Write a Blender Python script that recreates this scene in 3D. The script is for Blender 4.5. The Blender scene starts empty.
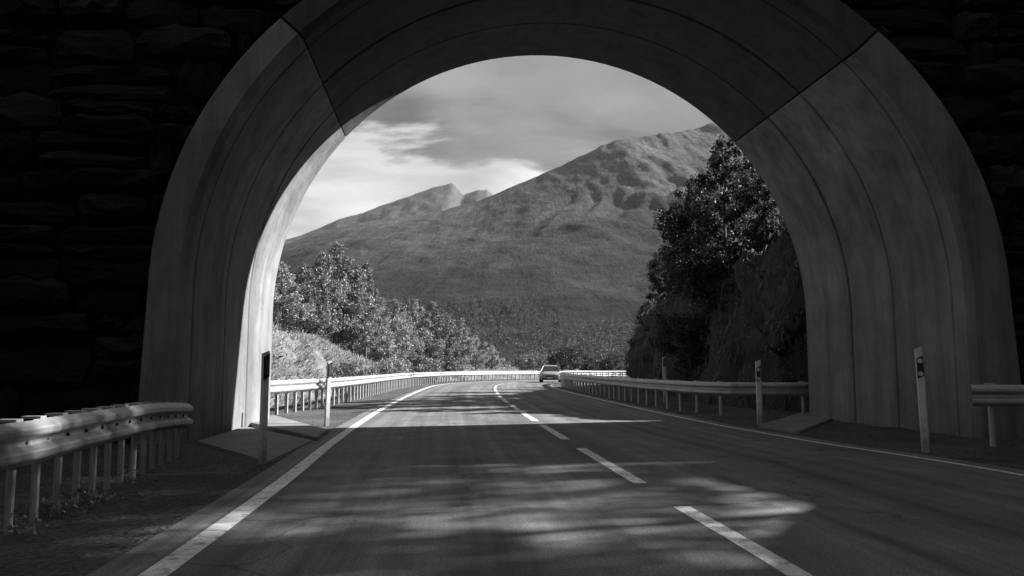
import bpy, bmesh, math, random
import numpy as np
from mathutils import Vector, Matrix
R = math.radians
random.seed(7)
scn = bpy.context.scene
C = scn.collection

# ------------------------------------------------------------------ camera
F_PX, CAM_H = 800.0, 1.2
PITCH = math.atan(80 / 800)
cam_d = bpy.data.cameras.new('camera')
cam_d.sensor_width = 36.0
cam_d.lens = F_PX / 1024 * 36
cam_d.clip_start = 0.05
cam_d.clip_end = 20000
cam = bpy.data.objects.new('camera', cam_d)
C.objects.link(cam)
cam.location = (0, 0, CAM_H)
cam.rotation_euler = (R(90) + PITCH, 0, 0)
scn.camera = cam

# ------------------------------------------------------------------ sun, sky, exposure
SUN_EL, SUN_A = R(31.5), R(20)          # sun from the right, 20 degrees ahead of square
sd = Vector((math.cos(SUN_A) * math.cos(SUN_EL), math.sin(SUN_A) * math.cos(SUN_EL), math.sin(SUN_EL)))
sun_d = bpy.data.lights.new('sun', 'SUN')
sun_d.energy = 5.0
sun_d.angle = R(0.55)
sun_d.color = (1.0, 1.0, 1.0)
sun = bpy.data.objects.new('sun', sun_d)
C.objects.link(sun)
sun.rotation_euler = sd.to_track_quat('Z', 'Y').to_euler()

world = bpy.data.worlds.new('World')
scn.world = world
world.use_nodes = True
wn, wl = world.node_tree.nodes, world.node_tree.links
wn.clear()
def wnode(t, **kw):
    n = wn.new(t)
    for k, v in kw.items():
        setattr(n, k, v)
    return n
def wmath(op, a, b=None, clamp=False):
    n = wnode('ShaderNodeMath', operation=op, use_clamp=clamp)
    for i, v in enumerate((a, b)):
        if v is None: continue
        if isinstance(v, (int, float)): n.inputs[i].default_value = v
        else: wl.new(v, n.inputs[i])
    return n.outputs[0]
sky = wnode('ShaderNodeTexSky', sky_type='NISHITA', sun_disc=False)
sky.sun_elevation = SUN_EL
sky.sun_rotation = R(90) - SUN_A
sky.air_density = 1.0
sky.dust_density = 2.0
bw = wnode('ShaderNodeRGBToBW')
wl.new(sky.outputs[0], bw.inputs[0])
tc = wnode('ShaderNodeTexCoord')
sep = wnode('ShaderNodeSeparateXYZ')
wl.new(tc.outputs['Generated'], sep.inputs[0])
zz = wmath('ADD', wmath('MAXIMUM', sep.outputs[2], 0.0), 0.16)
comb = wnode('ShaderNodeCombineXYZ')
wl.new(wmath('DIVIDE', sep.outputs[0], zz), comb.inputs[0])
wl.new(wmath('DIVIDE', sep.outputs[1], zz), comb.inputs[1])
def wnoise(scale, loc, scl, detail=6, rough=0.5, dist=0.3):
    m = wnode('ShaderNodeMapping')
    wl.new(comb.outputs[0], m.inputs[0])
    m.inputs['Location'].default_value = loc
    m.inputs['Scale'].default_value = scl
    n = wnode('ShaderNodeTexNoise')
    wl.new(m.outputs[0], n.inputs['Vector'])
    n.inputs['Scale'].default_value = scale
    n.inputs['Detail'].default_value = detail
    n.inputs['Roughness'].default_value = rough
    n.inputs['Distortion'].default_value = dist
    return n.outputs[0]
def wrange(v, a, b, lo, hi, smooth=True):
    n = wnode('ShaderNodeMapRange')
    if smooth: n.interpolation_type = 'SMOOTHSTEP'
    wl.new(v, n.inputs[0])
    for q, x in enumerate((a, b, lo, hi)): n.inputs[1 + q].default_value = x
    return n.outputs[0]
# a cloud deck overhead whose ragged far edge leaves a bright gap low in the sky
cs = wnode('ShaderNodeSeparateXYZ'); wl.new(comb.outputs[0], cs.inputs[0])
edge = wmath('ADD', wmath('MULTIPLY', cs.outputs[0], 0.62), 2.50)
edge = wmath('ADD', edge, wmath('MULTIPLY', wmath('SUBTRACT', wnoise(2.4, (3.1, 1.7, 0), (0.9, 1.3, 1), 8, 0.58), 0.5), 1.7))
cover = wrange(wmath('SUBTRACT', edge, cs.outputs[1]), -0.10, 0.16, 0.0, 1.0)
deck = wrange(wnoise(1.5, (0.4, 7.7, 0), (1.0, 1.5, 1), 8, 0.55, 0.5), 0.28, 0.72, 0.65, 2.3)
clear = wmath('MULTIPLY', bw.outputs[0], wrange(wnoise(2.0, (5.3, 2.2, 0), (0.9, 1.4, 1), 7, 0.55, 0.4), 0.3, 0.7, 0.95, 1.75))
mx = wnode('ShaderNodeMix', data_type='FLOAT')
wl.new(cover, mx.inputs['Factor'])
wl.new(clear, mx.inputs['A'])
wl.new(deck, mx.inputs['B'])
bg = wnode('ShaderNodeBackground')
bg.inputs['Strength'].default_value = 0.05
cmb = wnode('ShaderNodeCombineColor')
for i in range(3):
    wl.new(mx.outputs[0], cmb.inputs[i])
wl.new(cmb.outputs[0], bg.inputs['Color'])
wo = wnode('ShaderNodeOutputWorld')
wl.new(bg.outputs[0], wo.inputs[0])

vs = scn.view_settings
vs.view_transform = 'Standard'
vs.look = 'None'
vs.gamma = 1.0
vs.use_curve_mapping = False
vs.exposure = 1.65
scn.render.engine = 'CYCLES'
scn.render.resolution_x, scn.render.resolution_y = 1024, 576

# ------------------------------------------------------------------ helpers
def gp(px, py, z=0.0):
    """photo pixel -> point on the horizontal plane z"""
    u, v = px - 512, 288 - py
    d = Vector((u, math.cos(PITCH) * F_PX - math.sin(PITCH) * v, math.sin(PITCH) * F_PX + math.cos(PITCH) * v))
    t = (z - CAM_H) / d.z
    return Vector((0, 0, CAM_H)) + d * t

def link(name, me, mat=None, parent=None):
    o = bpy.data.objects.new(name, me)
    C.objects.link(o)
    if mat is not None and len(me.materials) == 0:
        me.materials.append(mat)
    if parent is not None:
        o.parent = parent
    return o

def empty(name, loc=(0, 0, 0), rz=0.0):
    o = bpy.data.objects.new(name, None)
    C.objects.link(o)
    o.location = loc
    o.rotation_euler = (0, 0, rz)
    o.empty_display_size = 0.2
    return o

def tag(o, label, cat, group=None):
    o['label'] = label
    o['category'] = cat
    if group: o['group'] = group
    return o

def struct(o):
    o['kind'] = 'structure'
    return o

def stuff(o, label=None, cat=None):
    o['kind'] = 'stuff'
    if label: o['label'] = label; o['category'] = cat
    return o

def mesh(name, verts, faces, smooth=False, uvs=None):
    me = bpy.data.meshes.new(name)
    me.from_pydata([tuple(v) for v in verts], [], faces)
    if uvs is not None:
        lay = me.uv_layers.new(name='UVMap')
        idx = np.empty(len(me.loops), dtype=np.int32)
        me.loops.foreach_get('vertex_index', idx)
        lay.data.foreach_set('uv', np.asarray(uvs, dtype=np.float32)[idx].ravel())
    if smooth:
        me.polygons.foreach_set('use_smooth', [True] * len(me.polygons))
    me.update()
    return me

def np_mesh(name, verts, quads, smooth=False):
    """fast builder from arrays: verts (n,3), quads (m,k)"""
    me = bpy.data.meshes.new(name)
    verts = np.asarray(verts, dtype=np.float32)
    quads = np.asarray(quads, dtype=np.int32)
    m, k = quads.shape
    me.vertices.add(len(verts))
    me.vertices.foreach_set('co', verts.ravel())
    me.loops.add(m * k)
    me.loops.foreach_set('vertex_index', quads.ravel())
    me.polygons.add(m)
    me.polygons.foreach_set('loop_start', np.arange(0, m * k, k, dtype=np.int32))
    me.polygons.foreach_set('loop_total', np.full(m, k, dtype=np.int32))
    if smooth:
        me.polygons.foreach_set('use_smooth', np.ones(m, dtype=bool))
    me.update(calc_edges=True)
    return me

class MB:
    """collects simple solids into one mesh"""
    def __init__(self): self.v, self.f = [], []
    def add(self, vs_, fs_):
        n = len(self.v)
        self.v += [Vector(v) for v in vs_]
        self.f += [tuple(i + n for i in f) for f in fs_]
        return self
    def box(self, c, s, rz=0.0, M=None):
        cx, cy, cz = c
        hx, hy, hz = s[0] / 2, s[1] / 2, s[2] / 2
        rot = Matrix.Rotation(rz, 3, 'Z')
        vs_ = []
        for dz in (-hz, hz):
            for dx, dy in ((-hx, -hy), (hx, -hy), (hx, hy), (-hx, hy)):
                p = rot @ Vector((dx, dy, 0))
                vs_.append(Vector((cx + p.x, cy + p.y, cz + dz)))
        if M is not None: vs_ = [M @ v for v in vs_]
        return self.add(vs_, [(3, 2, 1, 0), (4, 5, 6, 7), (0, 1, 5, 4), (1, 2, 6, 5), (2, 3, 7, 6), (3, 0, 4, 7)])
    def loft(self, rings, cap=True):
        """rings: list of equally long vertex loops"""
        n = len(rings[0]); fs_ = []
        for i in range(len(rings) - 1):
            for j in range(n):
                k = (j + 1) % n
                fs_.append((i * n + j, i * n + k, (i + 1) * n + k, (i + 1) * n + j))
        if cap:
            fs_.append(tuple(range(n - 1, -1, -1)))
            fs_.append(tuple((len(rings) - 1) * n + j for j in range(n)))
        return self.add([v for r in rings for v in r], fs_)
    def tube(self, pts, radii, n=8, cap=True):
        rings = []
        for i, p in enumerate(pts):
            p = Vector(p)
            a = Vector(pts[max(i - 1, 0)]); b = Vector(pts[min(i + 1, len(pts) - 1)])
            d = (b - a).normalized()
            up = Vector((0, 0, 1)) if abs(d.z) < 0.9 else Vector((1, 0, 0))
            x = d.cross(up).normalized(); y = x.cross(d).normalized()
            r = radii[i]
            rings.append([p + x * (r * math.cos(6.28318 * k / n)) + y * (r * math.sin(6.28318 * k / n)) for k in range(n)])
        return self.loft(rings, cap)
    def build(self, name, mat=None, parent=None, smooth=False, bevel=0.0):
        me = mesh(name, self.v, self.f, smooth)
        bm = bmesh.new(); bm.from_mesh(me)
        if bevel > 0:
            bmesh.ops.bevel(bm, geom=bm.edges[:], offset=bevel, segments=2, affect='EDGES', clamp_overlap=True)
        bmesh.ops.recalc_face_normals(bm, faces=bm.faces[:])
        bm.to_mesh(me); bm.free()
        return link(name, me, mat, parent)

def catmull(pts, n):
    """smooth polyline through pts, n samples evenly by arclength"""
    P = np.array(pts, dtype=float)
    P = np.vstack([2 * P[0] - P[1], P, 2 * P[-1] - P[-2]])
    out = []
    for i in range(1, len(P) - 2):
        for t in np.linspace(0, 1, 40, endpoint=False):
            p0, p1, p2, p3 = P[i - 1:i + 3]
            # centripetal would be safer, but the points are well spread
            out.append(0.5 * ((2 * p1) + (-p0 + p2) * t + (2 * p0 - 5 * p1 + 4 * p2 - p3) * t ** 2 + (-p0 + 3 * p1 - 3 * p2 + p3) * t ** 3))
    out.append(P[-2])
    out = np.array(out)
    s = np.r_[0, np.cumsum(np.linalg.norm(np.diff(out, axis=0), axis=1))]
    q = np.linspace(0, s[-1], n)
    return np.c_[[np.interp(q, s, out[:, k]) for k in range(out.shape[1])]].T

def along(P):
    """returns total length and a function s -> (point, tangent) on a polyline array"""
    s = np.r_[0, np.cumsum(np.linalg.norm(np.diff(P, axis=0), axis=1))]
    def at(q):
        q = min(max(q, 0), s[-1])
        p = [np.interp(q, s, P[:, k]) for k in range(P.shape[1])]
        a = [np.interp(max(q - 0.3, 0), s, P[:, k]) for k in range(P.shape[1])]
        b = [np.interp(min(q + 0.3, s[-1]), s, P[:, k]) for k in range(P.shape[1])]
        t = Vector((b[0] - a[0], b[1] - a[1], 0)).normalized()
        return Vector((p[0], p[1], p[2] if P.shape[1] > 2 else 0)), t
    return s[-1], at

_rng = np.random.default_rng(3)
def vnoise(x, y, seed=0):
    """smooth value noise on arrays"""
    xi, yi = np.floor(x).astype(int), np.floor(y).astype(int)
    fx, fy = x - xi, y - yi
    fx, fy = fx * fx * (3 - 2 * fx), fy * fy * (3 - 2 * fy)
    def h(a, b):
        n = (a * 374761393 + b * 668265263 + seed * 1274126177) & 0x7fffffff
        n = ((n ^ (n >> 13)) * 1274126177) & 0x7fffffff
        return ((n ^ (n >> 16)) & 0xffff) / 65535.0
    return (h(xi, yi) * (1 - fx) + h(xi + 1, yi) * fx) * (1 - fy) + (h(xi, yi + 1) * (1 - fx) + h(xi + 1, yi + 1) * fx) * fy
def fbm(x, y, oct=5, seed=0, gain=0.5):
    x, y = np.asarray(x, dtype=float), np.asarray(y, dtype=float)
    a, s, t = 1.0, 0.0, 0.0
    for o in range(oct):
        s = s + a * (vnoise(x, y, seed + o) - 0.5); t += a
        x, y, a = x * 2.03 + 11.3, y * 2.03 + 5.7, a * gain
    return s / t * 2

# ------------------------------------------------------------------ materials (black and white photograph: all grey)
class Mat:
    def __init__(self, name, base=0.3, rough=0.8, spec=0.3):
        self.m = bpy.data.materials.new(name)
        self.m.use_nodes = True
        self.t = self.m.node_tree
        self.b = self.t.nodes['Principled BSDF']
        self.b.inputs['Base Color'].default_value = (base, base, base, 1)
        self.b.inputs['Roughness'].default_value = rough
        self.b.inputs['Specular IOR Level'].default_value = spec
    def node(self, t, **kw):
        n = self.t.nodes.new(t)
        for k, v in kw.items(): setattr(n, k, v)
        return n
    def coord(self, kind='Object', scale=(1, 1, 1)):
        c = self.node('ShaderNodeTexCoord'); m = self.node('ShaderNodeMapping')
        self.t.links.new(c.outputs[kind], m.inputs[0]); m.inputs['Scale'].default_value = scale
        return m.outputs[0]
    def noise(self, vec, scale, detail=6, rough=0.55, dist=0.0):
        n = self.node('ShaderNodeTexNoise')
        self.t.links.new(vec, n.inputs['Vector'])
        n.inputs['Scale'].default_value = scale; n.inputs['Detail'].default_value = detail
        n.inputs['Roughness'].default_value = rough; n.inputs['Distortion'].default_value = dist
        return n.outputs[0]
    def rng(self, v, a, b, lo, hi, clamp=True):
        n = self.node('ShaderNodeMapRange'); n.clamp = clamp
        self.t.links.new(v, n.inputs[0])
        for i, q in enumerate((a, b, lo, hi)): n.inputs[1 + i].default_value = q
        return n.outputs[0]
    def math(self, op, a, b):
        n = self.node('ShaderNodeMath', operation=op)
        for i, v in enumerate((a, b)):
            if isinstance(v, (int, float)): n.inputs[i].default_value = v
            else: self.t.links.new(v, n.inputs[i])
        return n.outputs[0]
    def mix(self, f, a, b):
        n = self.node('ShaderNodeMix', data_type='FLOAT')
        for k, v in (('Factor', f), ('A', a), ('B', b)):
            if isinstance(v, (int, float)): n.inputs[k].default_value = v
            else: self.t.links.new(v, n.inputs[k])
        return n.outputs[0]
    def col(self, v):
        self.t.links.new(v, self.b.inputs['Base Color']); return self
    def roughness(self, v):
        self.t.links.new(v, self.b.inputs['Roughness']); return self
    def bump(self, v, strength=0.3, dist=0.02):
        n = self.node('ShaderNodeBump')
        n.inputs['Strength'].default_value = strength; n.inputs['Distance'].default_value = dist
        self.t.links.new(v, n.inputs['Height'])
        self.t.links.new(n.outputs[0], self.b.inputs['Normal']); return self

def m_asphalt():
    k = Mat('asphalt', 0.1, 0.8, 0.18)
    v = k.coord('Object')
    fine = k.noise(v, 55, 4, 0.7)
    mid = k.noise(v, 1.1, 6, 0.6)
    uv = k.coord('UV')
    streak = k.noise(k.coord('UV', (3.4, 0.05, 1)), 1.0, 5, 0.6)      # wear drawn out along the lanes
    sepn = k.node('ShaderNodeSeparateXYZ'); k.t.links.new(uv, sepn.inputs[0])
    # two polished wheel tracks in each lane
    ph = k.math('MULTIPLY', sepn.outputs[0], 2 * math.pi / 1.85)
    trk = k.math('MULTIPLY_ADD', k.math('COSINE', ph, 0), 0.5); trk.node.inputs[2].default_value = 0.5
    c = k.rng(streak, 0.3, 0.7, 0.10, 0.215)
    c = k.math('MULTIPLY', c, k.rng(mid, 0.3, 0.7, 0.85, 1.15))
    c = k.math('MULTIPLY', c, k.rng(fine, 0.3, 0.75, 0.4, 1.7))
    c = k.math('MULTIPLY', c, k.rng(trk, 0, 1, 1.10, 0.84))
    # oil drips down the middle of each lane and darker repair patches
    oil = k.math('MULTIPLY', k.rng(trk, 0.0, 0.25, 1.0, 0.0), k.rng(k.noise(k.coord('UV', (2.0, 0.35, 1)), 2.2, 5, 0.6), 0.45, 0.65, 0, 1))
    c = k.math('MULTIPLY', c, k.rng(oil, 0, 1, 1.0, 0.72))
    c = k.math('MULTIPLY', c, k.rng(k.noise(v, 0.35, 3, 0.45), 0.56, 0.58, 1.0, 0.86))
    # sealed cracks
    vo = k.node('ShaderNodeTexVoronoi', feature='DISTANCE_TO_EDGE')
    w = k.node('ShaderNodeVectorMath', operation='ADD')
    nn = k.node('ShaderNodeTexNoise'); nn.inputs['Scale'].default_value = 1.5
    k.t.links.new(v, nn.inputs['Vector'])
    k.t.links.new(v, w.inputs[0]); k.t.links.new(nn.outputs['Color'], w.inputs[1])
    k.t.links.new(w.outputs[0], vo.inputs['Vector']); vo.inputs['Scale'].default_value = 0.23
    crack = k.rng(vo.outputs['Distance'], 0.0, 0.006, 0.55, 1.0)
    c = k.math('MULTIPLY', c, crack)
    k.col(c)
    k.roughness(k.rng(streak, 0.3, 0.7, 0.82, 0.72))
    k.bump(fine, 0.45, 0.006)
    return k.m

def m_paint():
    k = Mat('road_paint', 0.75, 0.6, 0.3)
    v = k.coord('Object')
    wear = k.noise(v, 9, 6, 0.7)
    fine = k.noise(v, 60, 3, 0.6)
    c = k.mix(k.rng(wear, 0.36, 0.5, 0, 1), 0.3, 0.78)
    c = k.math('MULTIPLY', c, k.rng(fine, 0.3, 0.7, 0.75, 1.1))
    k.col(c).bump(fine, 0.3, 0.004)
    return k.m

def m_gravel(name, lo, hi, sc=28):
    k = Mat(name, 0.1, 0.95, 0.15)
    v = k.coord('Object')
    a = k.noise(v, 0.6, 5, 0.6); b = k.noise(v, sc, 4, 0.7)
    vo = k.node('ShaderNodeTexVoronoi'); k.t.links.new(v, vo.inputs['Vector']); vo.inputs['Scale'].default_value = sc
    c = k.math('MULTIPLY', k.rng(a, 0.3, 0.7, lo, hi), k.rng(vo.outputs['Color'], 0, 1, 0.5, 1.5))
    k.col(c).bump(vo.outputs['Distance'], 0.9, 0.02)
    return k.m

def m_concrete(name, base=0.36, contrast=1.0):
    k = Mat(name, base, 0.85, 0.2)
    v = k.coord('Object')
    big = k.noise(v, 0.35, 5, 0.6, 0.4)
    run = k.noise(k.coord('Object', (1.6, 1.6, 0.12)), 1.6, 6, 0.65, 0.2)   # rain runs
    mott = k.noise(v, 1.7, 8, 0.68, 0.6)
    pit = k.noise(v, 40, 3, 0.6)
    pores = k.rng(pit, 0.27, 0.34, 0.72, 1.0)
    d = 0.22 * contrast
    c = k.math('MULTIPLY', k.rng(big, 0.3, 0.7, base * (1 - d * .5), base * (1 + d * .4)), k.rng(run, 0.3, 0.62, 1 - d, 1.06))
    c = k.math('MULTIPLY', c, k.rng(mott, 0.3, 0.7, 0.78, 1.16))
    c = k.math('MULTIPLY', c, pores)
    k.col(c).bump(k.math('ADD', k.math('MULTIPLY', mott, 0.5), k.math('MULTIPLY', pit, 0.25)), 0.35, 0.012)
    return k.m

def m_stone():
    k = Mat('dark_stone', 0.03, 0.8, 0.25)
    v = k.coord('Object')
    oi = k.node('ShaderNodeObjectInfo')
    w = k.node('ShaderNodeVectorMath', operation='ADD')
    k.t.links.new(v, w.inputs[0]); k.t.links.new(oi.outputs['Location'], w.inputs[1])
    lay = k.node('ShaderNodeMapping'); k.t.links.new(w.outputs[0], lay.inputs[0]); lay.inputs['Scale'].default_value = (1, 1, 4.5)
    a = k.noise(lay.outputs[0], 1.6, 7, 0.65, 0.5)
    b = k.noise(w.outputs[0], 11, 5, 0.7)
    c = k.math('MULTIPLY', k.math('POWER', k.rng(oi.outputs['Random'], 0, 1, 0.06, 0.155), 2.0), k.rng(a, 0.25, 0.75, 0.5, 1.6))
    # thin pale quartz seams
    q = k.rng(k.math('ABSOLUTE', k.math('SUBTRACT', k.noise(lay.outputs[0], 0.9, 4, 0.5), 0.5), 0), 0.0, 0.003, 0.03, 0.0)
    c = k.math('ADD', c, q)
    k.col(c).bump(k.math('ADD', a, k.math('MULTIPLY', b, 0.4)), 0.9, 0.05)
    return k.m

def m_steel(name, base, rough=0.45, metal=0.7):
    k = Mat(name, base, rough, 0.5)
    k.b.inputs['Metallic'].default_value = metal
    v = k.coord('Object')
    a = k.noise(v, 2.2, 6, 0.65); b = k.noise(k.coord('Object', (1, 1, 0.25)), 14, 5, 0.65)
    c = k.math('MULTIPLY', k.rng(a, 0.3, 0.7, base * 0.75, base * 1.15), k.rng(b, 0.3, 0.7, 0.8, 1.1))
    k.col(c).roughness(k.rng(b, 0.3, 0.7, rough - 0.08, rough + 0.15)).bump(b, 0.1, 0.003)
    return k.m

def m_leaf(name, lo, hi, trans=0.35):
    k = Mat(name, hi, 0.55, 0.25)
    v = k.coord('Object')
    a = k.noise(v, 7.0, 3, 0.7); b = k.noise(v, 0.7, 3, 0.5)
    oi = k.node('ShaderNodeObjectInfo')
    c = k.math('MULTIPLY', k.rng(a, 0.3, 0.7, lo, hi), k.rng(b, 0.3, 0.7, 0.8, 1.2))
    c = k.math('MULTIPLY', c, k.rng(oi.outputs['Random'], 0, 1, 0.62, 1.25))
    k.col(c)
    tr = k.node('ShaderNodeBsdfTranslucent')
    k.t.links.new(c, tr.inputs['Color'])
    ms = k.node('ShaderNodeMixShader'); ms.inputs[0].default_value = trans
    out = k.t.nodes['Material Output']
    k.t.links.new(k.b.outputs[0], ms.inputs[1]); k.t.links.new(tr.outputs[0], ms.inputs[2])
    k.t.links.new(ms.outputs[0], out.inputs['Surface'])
    return k.m

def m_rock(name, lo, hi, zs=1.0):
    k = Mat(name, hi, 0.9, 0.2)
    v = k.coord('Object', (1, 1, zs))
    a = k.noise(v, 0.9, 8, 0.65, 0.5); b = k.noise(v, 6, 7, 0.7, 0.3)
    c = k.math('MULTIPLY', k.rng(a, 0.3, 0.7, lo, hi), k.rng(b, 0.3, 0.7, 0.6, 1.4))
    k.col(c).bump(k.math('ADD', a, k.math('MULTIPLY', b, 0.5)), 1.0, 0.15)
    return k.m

def m_mountain(name, lo, hi, zlo=0.0, zhi=700.0):
    k = Mat(name, hi, 0.95, 0.05)
    v = k.coord('Object')
    sp = k.node('ShaderNodeSeparateXYZ'); k.t.links.new(v, sp.inputs[0])
    big = k.noise(v, 0.0026, 7, 0.62, 0.1)
    band = k.noise(k.coord('Object', (0.8, 0.7, 1.2)), 0.013, 9, 0.72, 0.0)
    fall = k.noise(k.coord('Object', (1.6, 0.22, 0.3)), 0.016, 8, 0.70, 0.1)      # gullies drawn down the slope
    fine = k.noise(v, 0.10, 7, 0.75, 0.0)
    alt = k.math('ADD', sp.outputs[2], k.rng(big, 0.3, 0.7, -180, 180, False))
    c = k.mix(k.rng(alt, zlo, zhi, 0, 1), lo, hi)
    c = k.math('MULTIPLY', c, k.rng(band, 0.32, 0.68, 0.55, 1.5))
    c = k.math('MULTIPLY', c, k.rng(fall, 0.32, 0.68, 0.75, 1.28))
    c = k.math('MULTIPLY', c, k.rng(fine, 0.3, 0.7, 0.55, 1.45))
    scree = k.rng(k.noise(k.coord('Object', (1, 0.3, 0.4)), 0.02, 6, 0.7), 0.60, 0.72, 0, 0.07)
    c = k.math('ADD', c, k.math('MULTIPLY', scree, k.rng(alt, zlo, zhi, 0, 1)))
    k.col(c).bump(k.math('ADD', k.math('ADD', band, fall), k.math('MULTIPLY', fine, 0.35)), 1.0, 9)
    return k.m

def plain(name, base, rough=0.6, spec=0.4, metal=0.0):
    k = Mat(name, base, rough, spec)
    k.b.inputs['Metallic'].default_value = metal
    v = k.coord('Object'); a = k.noise(v, 12, 5, 0.6)
    k.col(k.rng(a, 0.25, 0.75, base * 0.82, base * 1.12))
    return k.m

ASPHALT, PAINT = m_asphalt(), m_paint()
GRAVEL = m_gravel('verge_gravel', 0.05, 0.11)
SOIL = m_gravel('ground_soil', 0.03, 0.07, 9)
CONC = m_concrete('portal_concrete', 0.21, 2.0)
CONCD = m_concrete('dark_crown_concrete', 0.075, 1.5)  # crown panels of darker tone; the crown's deep shade is put into this colour too
CONC2 = m_concrete('apron_concrete', 0.22)
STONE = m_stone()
CORE = plain('wall_core_dark', 0.012, 0.95, 0.1)
GALV = m_steel('galvanised_beam', 0.42, 0.5, 0.45)
POSTM = m_steel('galvanised_post', 0.42, 0.55, 0.4)
BOLT = plain('bolt_steel', 0.06, 0.5, 0.5, 0.6)
def m_dirty_white():
    k = Mat('white_plastic', 0.6, 0.5, 0.4)
    v = k.coord('Object'); a = k.noise(v, 9, 6, 0.7)
    sp = k.node('ShaderNodeSeparateXYZ'); k.t.links.new(v, sp.inputs[0])
    splash = k.math('MULTIPLY_ADD', a, 0.7); splash.node.inputs[2].default_value = -0.35
    h = k.rng(k.math('ADD', sp.outputs[2], splash), 0.0, 0.55, 0.42, 1.0)      # road dirt splashed up from the ground
    k.col(k.math('MULTIPLY', h, k.rng(a, 0.25, 0.75, 0.46, 0.66)))
    return k.m
WHITEP = m_dirty_white()
BLACKP = plain('black_plastic', 0.02, 0.5)
REFL = plain('reflector_lens', 0.55, 0.25, 0.6)
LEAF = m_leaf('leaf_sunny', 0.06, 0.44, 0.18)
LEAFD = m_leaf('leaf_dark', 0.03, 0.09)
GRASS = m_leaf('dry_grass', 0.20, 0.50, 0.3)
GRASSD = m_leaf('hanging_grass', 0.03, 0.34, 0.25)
BARK = m_rock('bark', 0.05, 0.16, 0.3)
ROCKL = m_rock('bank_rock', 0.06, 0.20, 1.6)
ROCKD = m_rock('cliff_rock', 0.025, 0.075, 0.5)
MOUNT = m_mountain('mountain_heath', 0.020, 0.085, 60, 640)
PEAK = m_mountain('bare_peak', 0.06, 0.075, 600, 1300)

# ------------------------------------------------------------------ the setting: ground
g = link('ground', mesh('ground', [(-9000, -300, -0.06), (9000, -300, -0.06), (9000, 9000, -0.06), (-9000, 9000, -0.06)], [(0, 1, 2, 3)]), SOIL)
struct(g)

# ------------------------------------------------------------------ the road
LP = [(0.9, -30), (-1.7, 0), (-2.08, 4.78), (-2.32, 7.5), (-2.53, 9.6), (-2.9, 13), (-3.33, 17.7), (-3.87, 24.5), (-4.5, 35), (-5.1, 48), (-5.2, 57), (-4.2, 66), (-2, 73), (1, 79), (6, 86), (14, 93), (30, 101)]
CP = [(4.8, -30), (2.0, 0), (1.67, 4.78), (1.47, 7.1), (1.30, 9), (1.03, 12.2), (0.84, 14.5), (0.31, 21.4), (-0.05, 26.7), (-0.37, 31.4), (-0.68, 38), (-1.0, 47.5), (-1.03, 55.5), (-0.64, 60.7), (0.8, 67), (3.7, 74), (8, 79.5), (16, 86), (32, 94)]
RP = [(9.3, -30), (6.4, 0), (6.05, 4.8), (5.75, 9.1), (5.4, 11.2), (4.98, 12.9), (4.7, 14.8), (4.4, 16.7), (4.22, 18.6), (3.82, 23.6), (3.22, 33), (2.7, 43), (2.5, 51.7), (2.55, 57), (3.5, 64.8), (6, 71), (10, 76), (18, 81.5), (34, 89)]
NS = 260
L_, C_, R_ = catmull(LP, NS), catmull(CP, NS), catmull(RP, NS)
road_v, road_uv, road_f = [], [], []
cols = [-0.45, 0.0] + [i / 6 for i in range(1, 6)] + [1.0] + [1 + i / 6 for i in range(1, 6)] + [2.0, 2.40]
for i in range(NS):
    l, c, r = L_[i], C_[i], R_[i]
    for q in cols:
        if q < 0: p = l + (l - c) / np.linalg.norm(l - c) * (-q)
        elif q <= 1: p = l + (c - l) * q
        elif q <= 2: p = c + (r - c) * (q - 1)
        else: p = r + (r - c) / np.linalg.norm(r - c) * (q - 2)
        road_v.append((p[0], p[1], 0.0))
        road_uv.append((q * 3.7, i * 0.55))
nc = len(cols)
for i in range(NS - 1):
    for j in range(nc - 1):
        a = i * nc + j
        road_f.append((a, a + 1, a + nc + 1, a + nc))
road = struct(link('road', mesh('road', road_v, road_f, uvs=road_uv), ASPHALT))

def ribbon(P, s0, s1, w, z, step=0.6, jit=0.0):
    tot, at = along(P)
    s1 = min(s1, tot)
    n = max(2, int((s1 - s0) / step) + 1)
    v, f = [], []
    for i in range(n):
        p, t = at(s0 + (s1 - s0) * i / (n - 1))
        nrm = Vector((t.y, -t.x, 0))
        ww = w * (1 + random.uniform(-jit, jit))
        v += [p - nrm * ww / 2 + Vector((0, 0, z)), p + nrm * ww / 2 + Vector((0, 0, z))]
    f = [(2 * i, 2 * i + 1, 2 * i + 3, 2 * i + 2) for i in range(n - 1)]
    return v, f
def s_of_y(P, y):
    s = np.r_[0, np.cumsum(np.linalg.norm(np.diff(P, axis=0), axis=1))]
    return float(np.interp(y, P[:, 1], s))
v, f = ribbon(L_, 0, 1e9, 0.17, 0.004, jit=0.04)
link('edge_line', mesh('edge_line', v, f), PAINT, road)
v, f = ribbon(R_, 0, 1e9, 0.10, 0.004, jit=0.06)
link('edge_line', mesh('edge_line', v, f), PAINT, road)
dash = [(-1.6, 2.0), (3.4, 7.1), (8.51, 12.18), (13.66, 17.15), (18.35, 21.9), (23.3, 26.65), (27.9, 31.2), (32.5, 36.2), (37.6, 41.2), (42.6, 46.2), (47.6, 51.2), (52.6, 56.2), (57.6, 61.2), (62.4, 66), (67, 70), (71, 74), (75, 78), (79, 81.5)]
for a, b in dash:
    v, f = ribbon(C_, s_of_y(C_, a), s_of_y(C_, b), 0.15, 0.004, jit=0.03)
    link('centre_dash', mesh('centre_dash', v, f), PAINT, road)

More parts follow.
